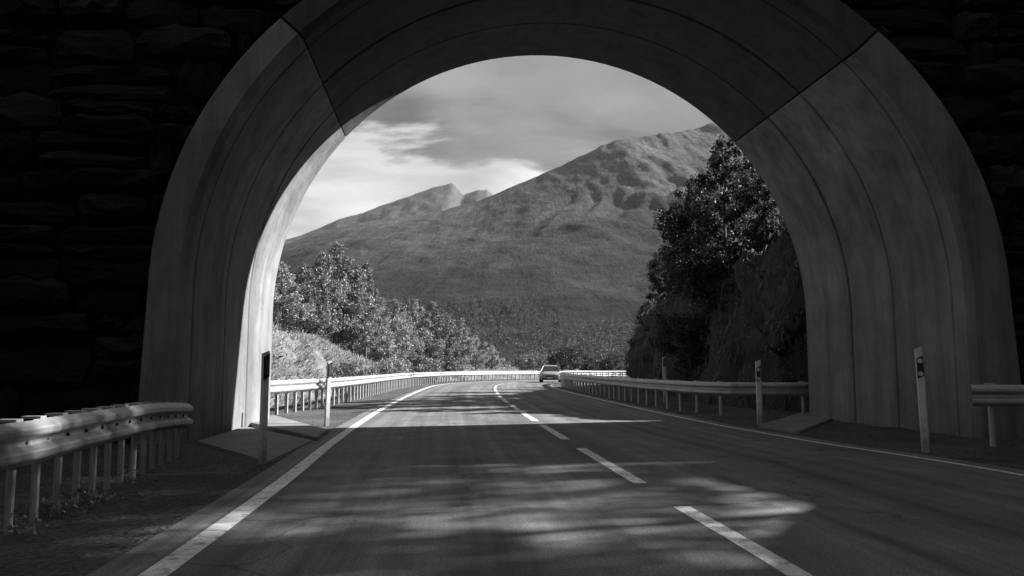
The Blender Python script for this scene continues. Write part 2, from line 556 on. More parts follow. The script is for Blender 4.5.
# gravel verges beside the asphalt (left and right strips, slightly uneven)
def verge(name, P, side, w0, w1):
    v, f = [], []
    n = len(P); m = 14
    for i in range(n):
        t = P[min(i + 1, n - 1)] - P[max(i - 1, 0)]; t = t / np.linalg.norm(t)
        nr = np.array([t[1], -t[0]]) * side
        for j in range(m + 1):
            o = w0 + (w1 - w0) * (j / m) ** 1.5
            p = P[i] + nr * o
            z = -0.012 + (0.05 * float(fbm(p[0] * 1.4, p[1] * 1.4, 4, 5)) - 0.01) * min(1, j / 2.5)
            v.append((p[0], p[1], z))
    for i in range(n - 1):
        for j in range(m):
            a = i * (m + 1) + j
            f.append((a, a + 1, a + m + 2, a + m + 1) if side > 0 else (a, a + m + 1, a + m + 2, a + 1))
    return struct(link(name, mesh(name, v, f, True), GRAVEL))
verge('left_verge', L_, -1, 0.40, 6.5)
verge('right_verge', R_, 1, 0.30, 6.5)

# ------------------------------------------------------------------ the arch (tunnel portal): local x across, y deeper, z up
AX = Vector((-84 / 800, 1, 0)).normalized()
LAT = Vector((AX.y, -AX.x, 0))
D0, LAT0, ZC = 13.45, 2.88, 2.44
portal_loc = LAT * LAT0 + AX * D0
portal_rz = math.atan2(-AX.x, AX.y)
DEP = 5.55
R_FAR = 6.45
def flare(s):
    """the lining opens out toward the near end, most at the feet"""
    a = min(max(s, 0), 180)
    return 0.04 + 0.36 * abs(math.cos(R(a))) ** 2.0
def arch_pt(ang, r, leg=0.0):
    """ang in degrees, 0 = right springing, 180 = left springing; leg metres below the springing"""
    return r * math.cos(R(ang)), ZC + r * math.sin(R(ang)) - leg
def arc_path(a0, a1, n):
    """list of (ang, leg) from a0 to a1 (degrees); values below 0 / above 180 run down the legs to the ground"""
    return [a0 + (a1 - a0) * i / n for i in range(n + 1)]
LEG = ZC + 0.15
def pt(s, dr, y):
    """s: -1..0 right leg, 0..180 arc (degrees), 180..181 left leg; dr outward from the lining face at depth y"""
    r = R_FAR + flare(s) * (1 - min(max(y, 0), DEP) / DEP) + dr
    if s < 0: return r, ZC + s * LEG
    if s > 180: return -r, ZC - (s - 180) * LEG
    return arch_pt(s, r)

portal = tag(empty('tunnel_portal', portal_loc, portal_rz), 'pale concrete arch portal spanning the road, with jointed curved lining', 'tunnel portal')

S_RIGHT = [-1, -0.75, -0.5, -0.25] + [i * 43.0 / 16 for i in range(17)]
S_CROWN = [43.0 + i * (139.0 - 43.0) / 34 for i in range(35)]
S_LEFT = [139.0 + i * 41.0 / 16 for i in range(17)] + [180.25, 180.5, 180.75, 181]
def shrink(S, g=0.16):
    S = list(S)
    if S[0] > 1: S[0] += g
    if S[-1] < 179: S[-1] -= g
    return S
def collar_t(s):
    """thickness of the collar: thin at the crown, wide at the feet"""
    a = min(max(s, 0), 180)
    t = 0.42 + (0.40 if s < 90 else 0.15) * abs(math.cos(R(a))) ** 2.2
    if s < 0: t += 0.16 * -s
    if s > 180: t += 0.10 * (s - 180)
    return t
def lining(S, y0, y1, dr, name, groove=0.016, mat=CONC):
    rings = []
    for s in shrink(S):
        e, o = 0.025, 0.28
        ring = []
        for d_, y_ in ((dr + e, y0 + groove), (dr, y0 + groove + e), (dr, y1 - groove - e), (dr + e, y1 - groove), (dr + o, y1 - groove), (dr + o, y0 + groove)):
            x_, z_ = pt(s, d_, y_)
            ring.append((x_, y_, z_))
        rings.append(ring)
    return MB().loft(rings).build(name, mat, portal)
bands = [(0.45, 2.15), (2.15, 3.65), (3.65, DEP)]
offs = {0: (0.0, 0.012, 0.0, 0.006), 1: (0.010, 0.0, 0.014, 0.0), 2: (0.0, 0.008, 0.004, 0.010)}
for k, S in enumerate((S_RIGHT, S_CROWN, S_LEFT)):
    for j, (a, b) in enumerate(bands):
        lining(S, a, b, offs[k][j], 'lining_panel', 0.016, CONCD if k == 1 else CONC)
# collar (front ring) in three pieces with a chamfered inner edge
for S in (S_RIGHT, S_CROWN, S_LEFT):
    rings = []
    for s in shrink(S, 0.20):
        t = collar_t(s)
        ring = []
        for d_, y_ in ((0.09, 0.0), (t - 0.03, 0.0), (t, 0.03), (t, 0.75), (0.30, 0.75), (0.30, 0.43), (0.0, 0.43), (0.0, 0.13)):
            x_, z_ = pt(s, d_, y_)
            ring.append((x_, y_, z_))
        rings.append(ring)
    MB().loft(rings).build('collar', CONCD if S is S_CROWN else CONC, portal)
# structural shell behind the joints
rings = []
for s in S_RIGHT + S_CROWN[1:] + S_LEFT[1:]:
    ring = []
    for d_, y_ in ((0.20, 0.5), (0.38, 0.78), (0.60, DEP - 0.25), (0.05, DEP - 0.02)):
        x_, z_ = pt(s, d_, y_)
        ring.append((x_, y_, z_))
    rings.append(ring)
MB().loft(rings).build('backing_shell', CORE, portal)

# concrete apron slabs at the feet (sheared quads toward the road)
def slab(px, z, name='apron_slab', th=0.22):
    w2l = Matrix.LocRotScale(portal_loc, Matrix.Rotation(portal_rz, 3, 'Z'), None).inverted()
    top = [w2l @ gp(x, y, z) for x, y in px]
    bot = [p - Vector((0, 0, th)) for p in top]
    return MB().loft([bot, top]).build(name, CONC2, portal, bevel=0.018)
slab([(196, 441), (245, 426), (314, 440), (268, 462)], 0.02)
slab([(250, 422.5), (273, 414.5), (328, 429.5), (317, 437.5)], 0.06, th=0.25)
slab([(757, 425.5), (803, 411.5), (838, 416), (800, 431)], 0.03)

# ------------------------------------------------------------------ stone headwall
wall = tag(empty('stone_headwall', portal_loc, portal_rz), 'dark coursed stone headwall surrounding the concrete arch', 'stone wall')
W_L, W_R, W_T = -20.0, 30.0, 9.9
S_ALL = S_RIGHT + S_CROWN[1:] + S_LEFT[1:]
inner, outer = [], []
for s in S_ALL:
    x, z = pt(s, 0.39, 0)
    inner.append((x, z))
    if s <= 0: outer.append((W_R, z))
    elif s >= 180: outer.append((W_L, z))
    else:
        dx, dz = math.cos(R(s)), math.sin(R(s))
        t = (W_T - ZC) / dz
        if dx > 1e-6: t = min(t, W_R / dx)
        if dx < -1e-6: t = min(t, W_L / dx)
        outer.append((dx * t, ZC + dz * t))
rings = [[(i[0], 0.62, i[1]), (o[0], 0.62, o[1]), (o[0], 5.75, o[1]), (i[0], 5.75, i[1])] for i, o in zip(inner, outer)]
MB().loft(rings).build('wall_core', CORE, wall)

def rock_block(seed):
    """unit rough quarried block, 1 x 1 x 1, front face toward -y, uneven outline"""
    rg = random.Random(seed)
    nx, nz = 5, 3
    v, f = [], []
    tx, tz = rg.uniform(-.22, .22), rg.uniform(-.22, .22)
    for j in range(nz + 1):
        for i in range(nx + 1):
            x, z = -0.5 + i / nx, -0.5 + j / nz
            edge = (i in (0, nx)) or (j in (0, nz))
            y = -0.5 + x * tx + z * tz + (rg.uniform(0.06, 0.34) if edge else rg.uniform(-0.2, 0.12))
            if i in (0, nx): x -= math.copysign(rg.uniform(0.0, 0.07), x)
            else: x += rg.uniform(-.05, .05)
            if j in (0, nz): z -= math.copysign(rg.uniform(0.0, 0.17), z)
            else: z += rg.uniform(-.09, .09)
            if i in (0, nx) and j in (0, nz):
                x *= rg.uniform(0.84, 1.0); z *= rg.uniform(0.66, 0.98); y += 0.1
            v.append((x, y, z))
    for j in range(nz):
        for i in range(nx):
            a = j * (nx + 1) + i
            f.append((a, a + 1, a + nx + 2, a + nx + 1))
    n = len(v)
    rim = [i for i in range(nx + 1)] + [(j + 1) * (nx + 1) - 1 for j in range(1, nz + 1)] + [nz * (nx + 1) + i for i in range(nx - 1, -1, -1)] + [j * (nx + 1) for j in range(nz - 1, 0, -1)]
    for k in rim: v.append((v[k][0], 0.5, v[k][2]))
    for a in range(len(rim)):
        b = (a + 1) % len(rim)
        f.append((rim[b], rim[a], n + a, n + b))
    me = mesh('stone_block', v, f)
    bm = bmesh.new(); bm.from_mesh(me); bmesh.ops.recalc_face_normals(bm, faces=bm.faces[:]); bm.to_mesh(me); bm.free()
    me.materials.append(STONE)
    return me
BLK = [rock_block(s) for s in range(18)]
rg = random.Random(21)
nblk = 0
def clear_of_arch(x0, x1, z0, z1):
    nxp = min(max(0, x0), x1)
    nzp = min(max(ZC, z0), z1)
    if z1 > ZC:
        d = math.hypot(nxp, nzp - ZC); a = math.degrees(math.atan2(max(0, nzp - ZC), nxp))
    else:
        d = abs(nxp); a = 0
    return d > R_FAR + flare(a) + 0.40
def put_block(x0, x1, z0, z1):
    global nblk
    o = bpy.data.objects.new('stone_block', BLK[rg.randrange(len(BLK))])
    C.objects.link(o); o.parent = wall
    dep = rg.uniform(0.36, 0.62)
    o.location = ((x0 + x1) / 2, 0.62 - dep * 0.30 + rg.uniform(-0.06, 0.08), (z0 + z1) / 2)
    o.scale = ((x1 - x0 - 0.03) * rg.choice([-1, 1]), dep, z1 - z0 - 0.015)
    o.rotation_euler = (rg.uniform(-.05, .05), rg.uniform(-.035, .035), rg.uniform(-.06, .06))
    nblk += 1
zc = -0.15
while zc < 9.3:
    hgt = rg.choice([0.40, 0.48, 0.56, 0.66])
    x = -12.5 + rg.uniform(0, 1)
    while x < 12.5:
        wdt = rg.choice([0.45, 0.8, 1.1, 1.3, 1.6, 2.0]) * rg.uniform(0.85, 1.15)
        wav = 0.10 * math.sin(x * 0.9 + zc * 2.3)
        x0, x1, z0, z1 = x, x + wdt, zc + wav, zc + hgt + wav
        x = x1
        if x1 < -10.6 or x0 > 10.6: continue
        while not clear_of_arch(x0, x1, z0, z1) and x1 - x0 > 0.3:      # trim blocks that meet the arch
            if x0 + x1 < 0: x1 -= 0.1
            else: x0 += 0.1
        if not clear_of_arch(x0, x1, z0, z1): continue
        if hgt > 0.5 and rg.random() < 0.35:      # two thin slabs instead of one block
            zm = z0 + (z1 - z0) * rg.uniform(0.4, 0.6)
            put_block(x0, x1, z0, zm); put_block(x0, x1, zm, z1)
        else: put_block(x0, x1, z0, z1)
    zc += hgt
print('stone blocks', nblk)

# the earth over the arch and the rock cutting added out of view beside the approach
def terrain_strip(name, foot, prof, mat, seed, amp, step=0.8, flute=0.45, smooth=False):
    """foot: (n,3) polyline x,y,height-factor; prof: list of (offset, height fraction) outward; rough rock surface"""
    P = catmull(foot, int(along(np.array(foot)[:, :2])[0] / step) + 2)
    n = len(P)
    sub = []
    for (o0, z0), (o1, z1) in zip(prof[:-1], prof[1:]):
        k = max(1, int(math.hypot(o1 - o0, (z1 - z0) * P[:, 2].mean()) / (step * 0.8)))
        k = min(k, 12)
        for i in range(k): sub.append((o0 + (o1 - o0) * i / k, z0 + (z1 - z0) * i / k))
    sub.append(prof[-1])
    m = len(sub)
    V = np.zeros((n, m, 3))
    for i in range(n):
        t = P[min(i + 1, n - 1), :2] - P[max(i - 1, 0), :2]; t = t / np.linalg.norm(t)
        nr = np.array([t[1], -t[0]])
        for j, (o, z) in enumerate(sub):
            V[i, j, :2] = P[i, :2] + nr * o
            V[i, j, 2] = z * P[i, 2] - 0.1 * (j == 0)
    ii, jj = np.meshgrid(np.arange(n), np.arange(m), indexing='ij')
    w = np.minimum(1, jj / 2.0)
    nx = fbm(ii * step * 0.55, jj * flute, 5, seed, 0.62) * amp * w
    nz = fbm(ii * step * 0.4, jj * 0.6, 5, seed + 9, 0.6) * amp * w
    for i in range(n):
        t = P[min(i + 1, n - 1), :2] - P[max(i - 1, 0), :2]; t = t / np.linalg.norm(t)
        V[i, :, 0] += -t[1] * nx[i] * -1
        V[i, :, 1] += -t[0] * nx[i]
        V[i, :, 2] += nz[i] * 0.8
    Q = []
    for i in range(n - 1):
        for j in range(m - 1):
            a = i * m + j
            Q.append((a, a + m, a + m + 1, a + 1))
    me = np_mesh(name, V.reshape(-1, 3), Q, smooth)
    bm = bmesh.new(); bm.from_mesh(me); bmesh.ops.recalc_face_normals(bm, faces=bm.faces[:]); bm.to_mesh(me); bm.free()
    return struct(link(name, me, mat)), V

# right-hand cliff beyond the arch (foot runs away from the camera; outward = right)
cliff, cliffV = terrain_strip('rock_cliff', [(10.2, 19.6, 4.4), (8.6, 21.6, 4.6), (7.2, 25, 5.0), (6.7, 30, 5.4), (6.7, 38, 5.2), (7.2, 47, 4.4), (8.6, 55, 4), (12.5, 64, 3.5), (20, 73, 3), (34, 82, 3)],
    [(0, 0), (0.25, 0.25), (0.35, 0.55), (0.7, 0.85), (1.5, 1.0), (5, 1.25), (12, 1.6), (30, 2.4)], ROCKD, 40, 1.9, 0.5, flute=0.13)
# left-hand bank beyond the arch (outward = left, so the foot runs toward the camera)
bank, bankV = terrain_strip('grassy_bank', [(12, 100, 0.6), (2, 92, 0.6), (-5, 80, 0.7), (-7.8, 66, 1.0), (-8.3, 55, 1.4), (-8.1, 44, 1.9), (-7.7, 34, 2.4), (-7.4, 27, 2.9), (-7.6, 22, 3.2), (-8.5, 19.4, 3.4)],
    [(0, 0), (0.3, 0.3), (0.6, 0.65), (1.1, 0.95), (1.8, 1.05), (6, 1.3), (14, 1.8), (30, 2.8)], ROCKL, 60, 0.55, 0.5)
# unseen rock cutting, added to keep sky and sun off the near road
cutr, cutrV = terrain_strip('added_shade_cutting_right', [(16, -45, 17), (12.5, -14, 17), (11.6, 0, 15), (11.6, 8, 8.5), (12.4, 12.0, 7.5), (13.0, 13.6, 8), (13.3, 15.2, 8.5)],
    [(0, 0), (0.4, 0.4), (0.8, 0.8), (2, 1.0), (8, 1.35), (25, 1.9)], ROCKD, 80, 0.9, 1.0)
cutl, _ = terrain_strip('added_shade_cutting_left', [(-9.5, 12.6, 12), (-8.2, 8, 14), (-7.6, 0, 16), (-6.5, -14, 17), (-3.0, -45, 17)],
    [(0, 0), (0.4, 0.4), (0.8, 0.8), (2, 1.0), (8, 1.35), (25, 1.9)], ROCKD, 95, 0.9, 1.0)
# earth on top of the arch
hv, hf = [], []
nxg, nyg = 50, 9
for j in range(nyg):
    for i in range(nxg):
        x = W_L + 0.2 + (W_R - W_L - 0.4) * i / (nxg - 1); y = 0.66 + 5.05 * j / (nyg - 1)
        z = W_T - 0.15 + (0.15 * math.sin(math.pi * j / (nyg - 1)) + 0.2) * (0 < j < nyg - 1) + 0.25 * float(fbm(x * 0.7, y * 0.7, 4, 31))
        p = portal_loc + LAT * x + AX * y
        hv.append((p.x, p.y, z))
for j in range(nyg - 1):
    for i in range(nxg - 1):
        a = j * nxg + i
        hf.append((a, a + 1, a + nxg + 1, a + nxg))
struct(link('earth_cover', mesh('earth_cover', hv, hf, True), SOIL))

# ------------------------------------------------------------------ mountains
def ridge_terrain(name, prof, Y, y_front, y_back, x0, x1, nx, ny, mat, seed, amp, gully=None, power=1.35, z_front=-2.0, smooth_ridge=True):
    px = np.array([p[0] for p in prof], float); py = np.array([p[1] for p in prof], float)
    X = np.linspace(x0, x1, nx)
    ridge = CAM_H + (368 - np.interp(512 + X / Y * F_PX, px, py)) / F_PX * Y
    kx = np.hanning(15); kx /= kx.sum()
    if smooth_ridge: ridge = np.convolve(np.pad(ridge, 7, mode='edge'), kx, 'valid')
    T = np.r_[np.linspace(0, 1, ny), 1 + np.linspace(0.08, 1, ny // 4)]
    V = np.zeros((len(T), nx, 3))
    for k, t in enumerate(T):
        y = y_front + (Y - y_front) * t if t <= 1 else Y + (y_back - Y) * (t - 1)
        if t <= 1: hgt = z_front + (ridge - z_front) * (t ** power)
        else: hgt = ridge * (1 - 0.9 * (t - 1) ** 1.2)
        env = math.sin(math.pi * min(t, 1) * 0.96) ** 0.8 if t <= 1 else 0.2
        n = fbm(X / 420 + 3, np.full(nx, y / 700), 7, seed, 0.55)
        rid = 1 - np.abs(fbm(X / 260 + y / 900, np.full(nx, y / 1500), 6, seed + 20, 0.5)) * 2
        hgt = hgt + (n * amp + (rid - 0.7) * amp * 0.5) * env
        hgt = hgt + fbm(X / 60, np.full(nx, y / 60), 4, seed + 5) * amp * 0.10 * min(1, t * 4)
        if gully is not None:
            hgt = hgt + gully(X, t) * env
            wv = X / 95.0 + 0.9 * fbm(X / 300.0, np.full(nx, y / 400.0), 3, seed + 71)
            rr = np.abs(fbm(wv, np.full(nx, y / 900.0 + 3), 6, seed + 70, 0.62))
            mask = np.clip((X + 150) / 500.0, 0.25, 1.0) * min(1.0, max(0.0, (t - 0.30) / 0.3))
            hgt = hgt + (rr - 0.2) * 30 * mask * (0.35 + 0.65 * env)
        V[k, :, 0] = X; V[k, :, 1] = y; V[k, :, 2] = hgt
    m = nx; Q = []
    a = (np.arange(len(T) - 1)[:, None] * m + np.arange(m - 1)[None, :]).ravel()
    Q = np.stack([a, a + 1, a + m + 1, a + m], axis=1)
    o = struct(link(name, np_mesh(name, V.reshape(-1, 3), Q, True), mat))
    return V
MY = 2500.0
def gul(X, t):
    c = (650 - 512) / F_PX * MY + (t - 0.8) * -250 + 40 * math.sin(t * 9)
    d = (X - c) / 75.0
    g1 = -9 * np.exp(-np.abs(d) ** 1.4) + 6 * np.exp(-((X - c - 120) / 90.0) ** 2) - 6 * np.exp(-np.abs((X - c - 190) / 50.0) ** 1.4)
    c2 = (560 - 512) / F_PX * MY + (t - 0.8) * -500
    g2 = -6 * np.exp(-((X - c2) / 90.0) ** 2)
    return g1 + g2
mainV = ridge_terrain('mountain', [(-900, 330), (-300, 320), (0, 305), (150, 278), (240, 258), (283, 246), (315, 231), (345, 223), (398, 216), (428, 212), (475, 200), (490, 193.5), (516, 182), (575, 155), (617, 135), (640, 131.5), (688, 126), (718, 117), (800, 92), (900, 80), (1100, 95), (1500, 180), (2200, 260)],
    MY, 420, 5000, -2600, 3000, 760, 260, MOUNT, 11, 24, gul)
ridge_terrain('distant_peak', [(-600, 330), (0, 300), (150, 270), (250, 250), (294, 236), (311, 230), (339, 217), (360, 211), (385, 202), (416, 191), (436, 184), (450, 180), (453, 181), (458, 188), (462, 193.5), (467, 191), (471, 190.5), (476, 188), (480, 187), (482, 188.5), (486, 187), (490, 190.5), (496, 194), (540, 215), (700, 260), (1300, 320)],
    6000.0, 4300, 7600, -4600, 3600, 420, 60, PEAK, 51, 70, None, 0.8, 250.0, False)

# ------------------------------------------------------------------ vegetation
def leaf_cloud(pts, size, rng, droop=0.0, aspect=0.62):
    """one bent rhombus leaf per point -> verts, quads"""
    n = len(pts)
    d = rng.normal(size=(n, 3)); d[:, 2] -= droop
    d /= np.linalg.norm(d, axis=1)[:, None]
    u = rng.normal(size=(n, 3)); w = np.cross(d, u); w /= np.linalg.norm(w, axis=1)[:, None]
    nn = np.cross(d, w)
    s = (size * rng.uniform(0.45, 1.5, size=n))[:, None]
    a = pts; b = pts + d * s * 0.5 + w * s * aspect * 0.5 + nn * s * 0.08
    c = pts + d * s; e = pts + d * s * 0.5 - w * s * aspect * 0.5 + nn * s * 0.08
    V = np.stack([a, b, c, e], axis=1).reshape(-1, 3)
    Q = np.arange(4 * n).reshape(n, 4)
    return V, Q

def make_tree(seed, hgt, rad, base, nleaf, size, cone=0.6, lean=0.0):
    """tapered trunk with limbs, crown of leaf clumps at limb tips; returns crown mesh, trunk mesh"""
    rng = np.random.default_rng(seed); rg = random.Random(seed)
    mb = MB()
    n = 9
    tp = []
    dx = dy = 0.0
    for i in range(n):
        t = i / (n - 1)
        dx += rg.uniform(-.07, .07) * hgt * 0.12 + lean * hgt / n; dy += rg.uniform(-.07, .07) * hgt * 0.12
        tp.append(Vector((dx, dy, hgt * 0.97 * t - 0.25 * (i == 0))))
    r0 = hgt * 0.014 + 0.03
    mb.tube(tp, [r0 * (1 - 0.9 * i / (n - 1)) for i in range(n)], 7)
    clumps = []
    nb = 58
    for k in range(nb):
        t = base + (0.99 - base) * ((k + rg.random()) / nb)
        f = t * (n - 1); i = min(int(f), n - 2)
        o = tp[i].lerp(tp[i + 1], f - i)
        az = k * 2.39996 + rg.uniform(-.5, .5)
        q = (t - base) / (1 - base)
        prof = (math.sin(math.pi * min(1, q ** 0.75 * 0.93 + 0.07)) ** 0.7) * (1 - cone * q) + 0.10
        ln = rad * prof * rg.uniform(0.55, 1.25)
        el = rg.uniform(0.15, 0.75)
        tip = o + Vector((math.cos(az) * ln, math.sin(az) * ln, ln * el))
        mid = o.lerp(tip, 0.55) + Vector((0, 0, -0.06 * ln))
        rb = max(0.008, r0 * 0.35 * (1 - t))
        mb.tube([o, mid, tip], [rb, rb * 0.6, rb * 0.2], 4, False)
        clumps.append((tip, 0.055 * rad + 0.15 * ln)); clumps.append((mid.lerp(tip, rg.uniform(.2, .7)), 0.045 * rad + 0.17 * ln))
        if ln > rad * 0.5: clumps.append((o.lerp(tip, 0.35), 0.12 * rad))
    clumps.append((tp[-1], 0.06 * rad)); clumps.append((tp[-2], 0.09 * rad)); clumps.append((tp[-1] + Vector((0, 0, 0.10 * rad)), 0.035 * rad))
    w = np.array([c[1] for c in clumps]) ** 2; w /= w.sum()
    idx = rng.choice(len(clumps), size=nleaf, p=w)
    cen = np.array([tuple(c[0]) for c in clumps])[idx]; sc = np.array([c[1] for c in clumps])[idx]
    off = rng.normal(size=(nleaf, 3)); off /= np.linalg.norm(off, axis=1)[:, None]
    off *= (rng.random(nleaf) ** 0.45)[:, None] * sc[:, None] * np.array([1.0, 1.0, 1.15])
    V, Q = leaf_cloud(cen + off, size, rng, 0.3)
    crown = np_mesh('crown', V, Q)
    trunk = mesh('trunk', mb.v, mb.f, True); trunk.materials.append(BARK)
    return crown, trunk

T_A = make_tree(1, 7.0, 2.1, 0.10, 15000, 0.13, 0.76)
T_B = make_tree(2, 6.0, 1.8, 0.08, 13000, 0.125, 0.60)
T_C = make_tree(3, 8.0, 1.8, 0.10, 15000, 0.13, 0.85)
T_D = make_tree(4, 7.5, 2.5, 0.05, 22000, 0.13, 0.70)
T_E = make_tree(5, 2.4, 1.35, 0.03, 4500, 0.13, 0.2)
T_F = make_tree(6, 9.0, 3.2, 0.22, 8000, 0.17, 0.25)
T_G = make_tree(9, 10.0, 3.3, 0.40, 11000, 0.17, 0.3)
T_H = make_tree(10, 8.0, 1.8, 0.02, 20000, 0.13, 0.78)
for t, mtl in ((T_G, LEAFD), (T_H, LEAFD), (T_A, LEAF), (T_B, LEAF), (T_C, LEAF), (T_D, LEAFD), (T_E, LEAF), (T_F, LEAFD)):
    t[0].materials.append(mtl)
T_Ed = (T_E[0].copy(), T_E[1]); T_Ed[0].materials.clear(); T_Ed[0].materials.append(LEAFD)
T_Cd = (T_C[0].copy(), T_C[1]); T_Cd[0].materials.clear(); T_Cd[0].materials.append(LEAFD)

def ground_z(x, y):
    """height of bank or cliff surface nearest to (x, y)"""
    best = None
    for V in (cliffV, bankV, cutrV):
        d = (V[:, :, 0] - x) ** 2 + (V[:, :, 1] - y) ** 2
        i = np.unravel_index(np.argmin(d), d.shape)
        if best is None or d[i] < best[0]: best = (d[i], V[i][2])
    return best[1] if best[0] < 4 else -0.06
def plant_tree(name, T, x, y, sc, label, group, cat='tree', z=None, sz=None, rz=None):
    z = ground_z(x, y) if z is None else z
    e = empty(name, (x, y, z - 0.12), random.uniform(0, 6.28) if rz is None else rz)
    e.scale = (sc, sc, sz or sc)
    link('crown', T[0], None, e); link('trunk', T[1], None, e)
    return tag(e, label, cat, group)
def at_px(px, d):
    return (px - 512) / F_PX * d
def plant_px(name, T, H, px, ytop, d, wide, label, group, cat='tree'):
    """tree at photo column px and distance d, its height read off the photo row of its top"""
    x = at_px(px, d); z = ground_z(x, d)
    top = CAM_H + (368 - ytop) / F_PX * d
    sz = max(0.25, (top - z) / H)
    return plant_tree(name, T, x, d, sz * wide, label, group, cat, sz=sz)
GL = 'leafy trees along the left bank'
left = [  # photo column, row of the top, distance, mesh, its height, width factor, label
    (280, 258, 36, T_B, 6, 1.15, 'bushy tree half hidden by the left edge of the arch opening'),
    (303, 262, 40, T_B, 6, 1.1, 'short round tree left of the tall pointed tree'),
    (320, 248, 43, T_B, 6, 0.9, 'leaning bushy tree tucked against the tallest left tree'),
    (335, 238, 46, T_A, 7, 0.95, 'tallest sunlit pointed tree on the left bank above the guardrail'),
    (352, 262, 47, T_B, 6, 1.1, 'rounded tree just right of the tallest left tree'),
    (366, 257, 50, T_C, 8, 0.85, 'slender spire-topped tree right of the tallest left tree'),
    (381, 300, 54, T_B, 6, 1.2, 'low tree filling the gap right of the spire-topped tree'),
    (394, 296, 60, T_A, 7, 1.1, 'middle-row tree with dark left side beyond the spire-topped tree'),
    (412, 297, 66, T_B, 6, 1.1, 'round-headed tree in the middle of the left row'),
    (431, 299, 71, T_A, 7, 1.1, 'last full-height tree of the left row before the drop in height'),
    (447, 314, 78, T_B, 6, 1.1, 'smaller tree where the left row starts stepping down'),
    (461, 317, 85, T_A, 7, 1.0, 'pointed smaller tree near the far end of the left row'),
    (476, 334, 92, T_B, 6, 1.2, 'low tree close to the far end of the left row'),
    (492, 344, 98, T_B, 6, 1.3, 'lowest tree at the far end of the left row behind the rail'),
]
for px, yt, d, T, H, wd, lab in left:
    plant_px('leafy_tree', T, H, px, yt, d, wd, lab, GL)
for px, d, sc, lab in [(352, 37, 0.7, 'small pale shrub low on the bank above the second marker post'), (392, 52, 0.8, 'leafy shrub behind the rail below the slender tree'), (424, 66, 0.9, 'pale shrub behind the guardrail below the middle trees'), (455, 80, 0.9, 'pale shrub behind the guardrail near the start of the bend')]:
    plant_tree('shrub', T_E, at_px(px, d), d, sc, lab, 'shrubs on the left bank', 'shrub')
far = [(528, 104, T_E, 1.3, LEAF, 'pale round bush beyond the bend left of the car'), (566, 106, T_Ed, 1.7, LEAFD, 'dark round bush behind the car beyond the bend'),
       (583, 112, T_Ed, 1.3, LEAFD, 'smaller dark bush just right of the one behind the car'), (612, 110, T_Ed, 1.35, LEAFD, 'dark bush beyond the bend near the right cliff'), (548, 112, T_E, 1.2, LEAF, 'low pale bush directly above the car roof')]
for px, d, T, sc, _m, lab in far:
    plant_tree('bush', T, at_px(px, d), d, sc, lab, 'bushes beyond the bend', 'bush', z=-0.06)
GR = 'dark trees on the right cliff'
right = [
    (724, 131, 30, T_D, 7.5, 1.0, 'dark leafy tree crowning the right cliff, tallest beside the arch'),
    (770, 150, 27, T_D, 7.5, 0.9, 'dark tree on the cliff half hidden by the right side of the arch'),
    (700, 172, 34, T_D, 7.5, 1.0, 'dark tree left of the tallest cliff tree, overhanging the road'),
    (684, 205, 38, T_Cd, 8, 1.0, 'dark narrow tree stepping down the cliff above the right rail'),
    (670, 236, 43, T_D, 7.5, 1.0, 'dark bushy tree low on the cliff end'),
    (658, 268, 49, T_Cd, 8, 1.1, 'dark slim tree near the left end of the cliff'),
    (648, 305, 54, T_D, 7.5, 1.0, 'leftmost dark tree where the cliff runs out at the bend'),
    (697, 196, 36, T_H, 8, 1.1, 'dark conical tree dropping down the cliff left of the highest crown'),
    (681, 232, 39, T_H, 8, 1.1, 'dark conical tree second in the descending line beside the right rail'),
    (667, 262, 43, T_H, 8, 1.2, 'dark conical tree third in the descending line beside the right rail'),
    (655, 300, 47, T_H, 8, 1.3, 'dark conical tree last and lowest of the descending line'),
    (644, 335, 52, T_H, 8, 1.5, 'low dark thicket at the left foot of the cliff near the bend'),
    (800, 190, 25, T_D, 7.5, 0.9, 'dark tree deep in the shade against the arch edge'),
]
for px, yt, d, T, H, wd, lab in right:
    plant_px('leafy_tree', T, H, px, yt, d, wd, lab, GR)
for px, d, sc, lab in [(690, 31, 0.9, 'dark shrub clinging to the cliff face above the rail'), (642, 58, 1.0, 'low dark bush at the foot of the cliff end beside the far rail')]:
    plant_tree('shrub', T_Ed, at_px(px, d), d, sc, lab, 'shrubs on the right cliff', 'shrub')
# trees standing on the earth over the arch: their shade falls on the road in front
for k, (x, y, sc) in enumerate([(4.5, 3, 0.75), (8.5, 2.4, 0.9), (12.5, 3.6, 0.95), (16.5, 2.2, 1.0), (20.5, 3.4, 0.95), (24.5, 2.6, 0.9)]):
    p = portal_loc + LAT * x + AX * y
    plant_tree('leafy_tree', T_G, p.x, p.y, sc, 'leafy tree standing on the earth above the arch', 'trees above the arch', z=W_T + 0.1)

for k, (x, y, z, sc) in enumerate([(14.5, 9.5, 0, 0.8), (16.5, 10.4, 0, 0.85), (18.5, 8.8, 0, 0.85), (20.5, 11.5, 0, 0.95), (21.5, 7.0, 0, 0.85), (24.5, 11.5, 0, 1.0), (25.5, 9, 0, 0.95), (16, 6, 0, 0.7), (28, 11, 0, 1.0), (21.8, 13.8, 0, 0.95)]):  # unseen trees added on the cutting to hold sun off the near road
    plant_tree('leafy_tree', T_F, x, y, sc, 'leafy tree added out of view on the cutting to shade the road', 'added shade trees above the cutting', z=ground_z(x, y))

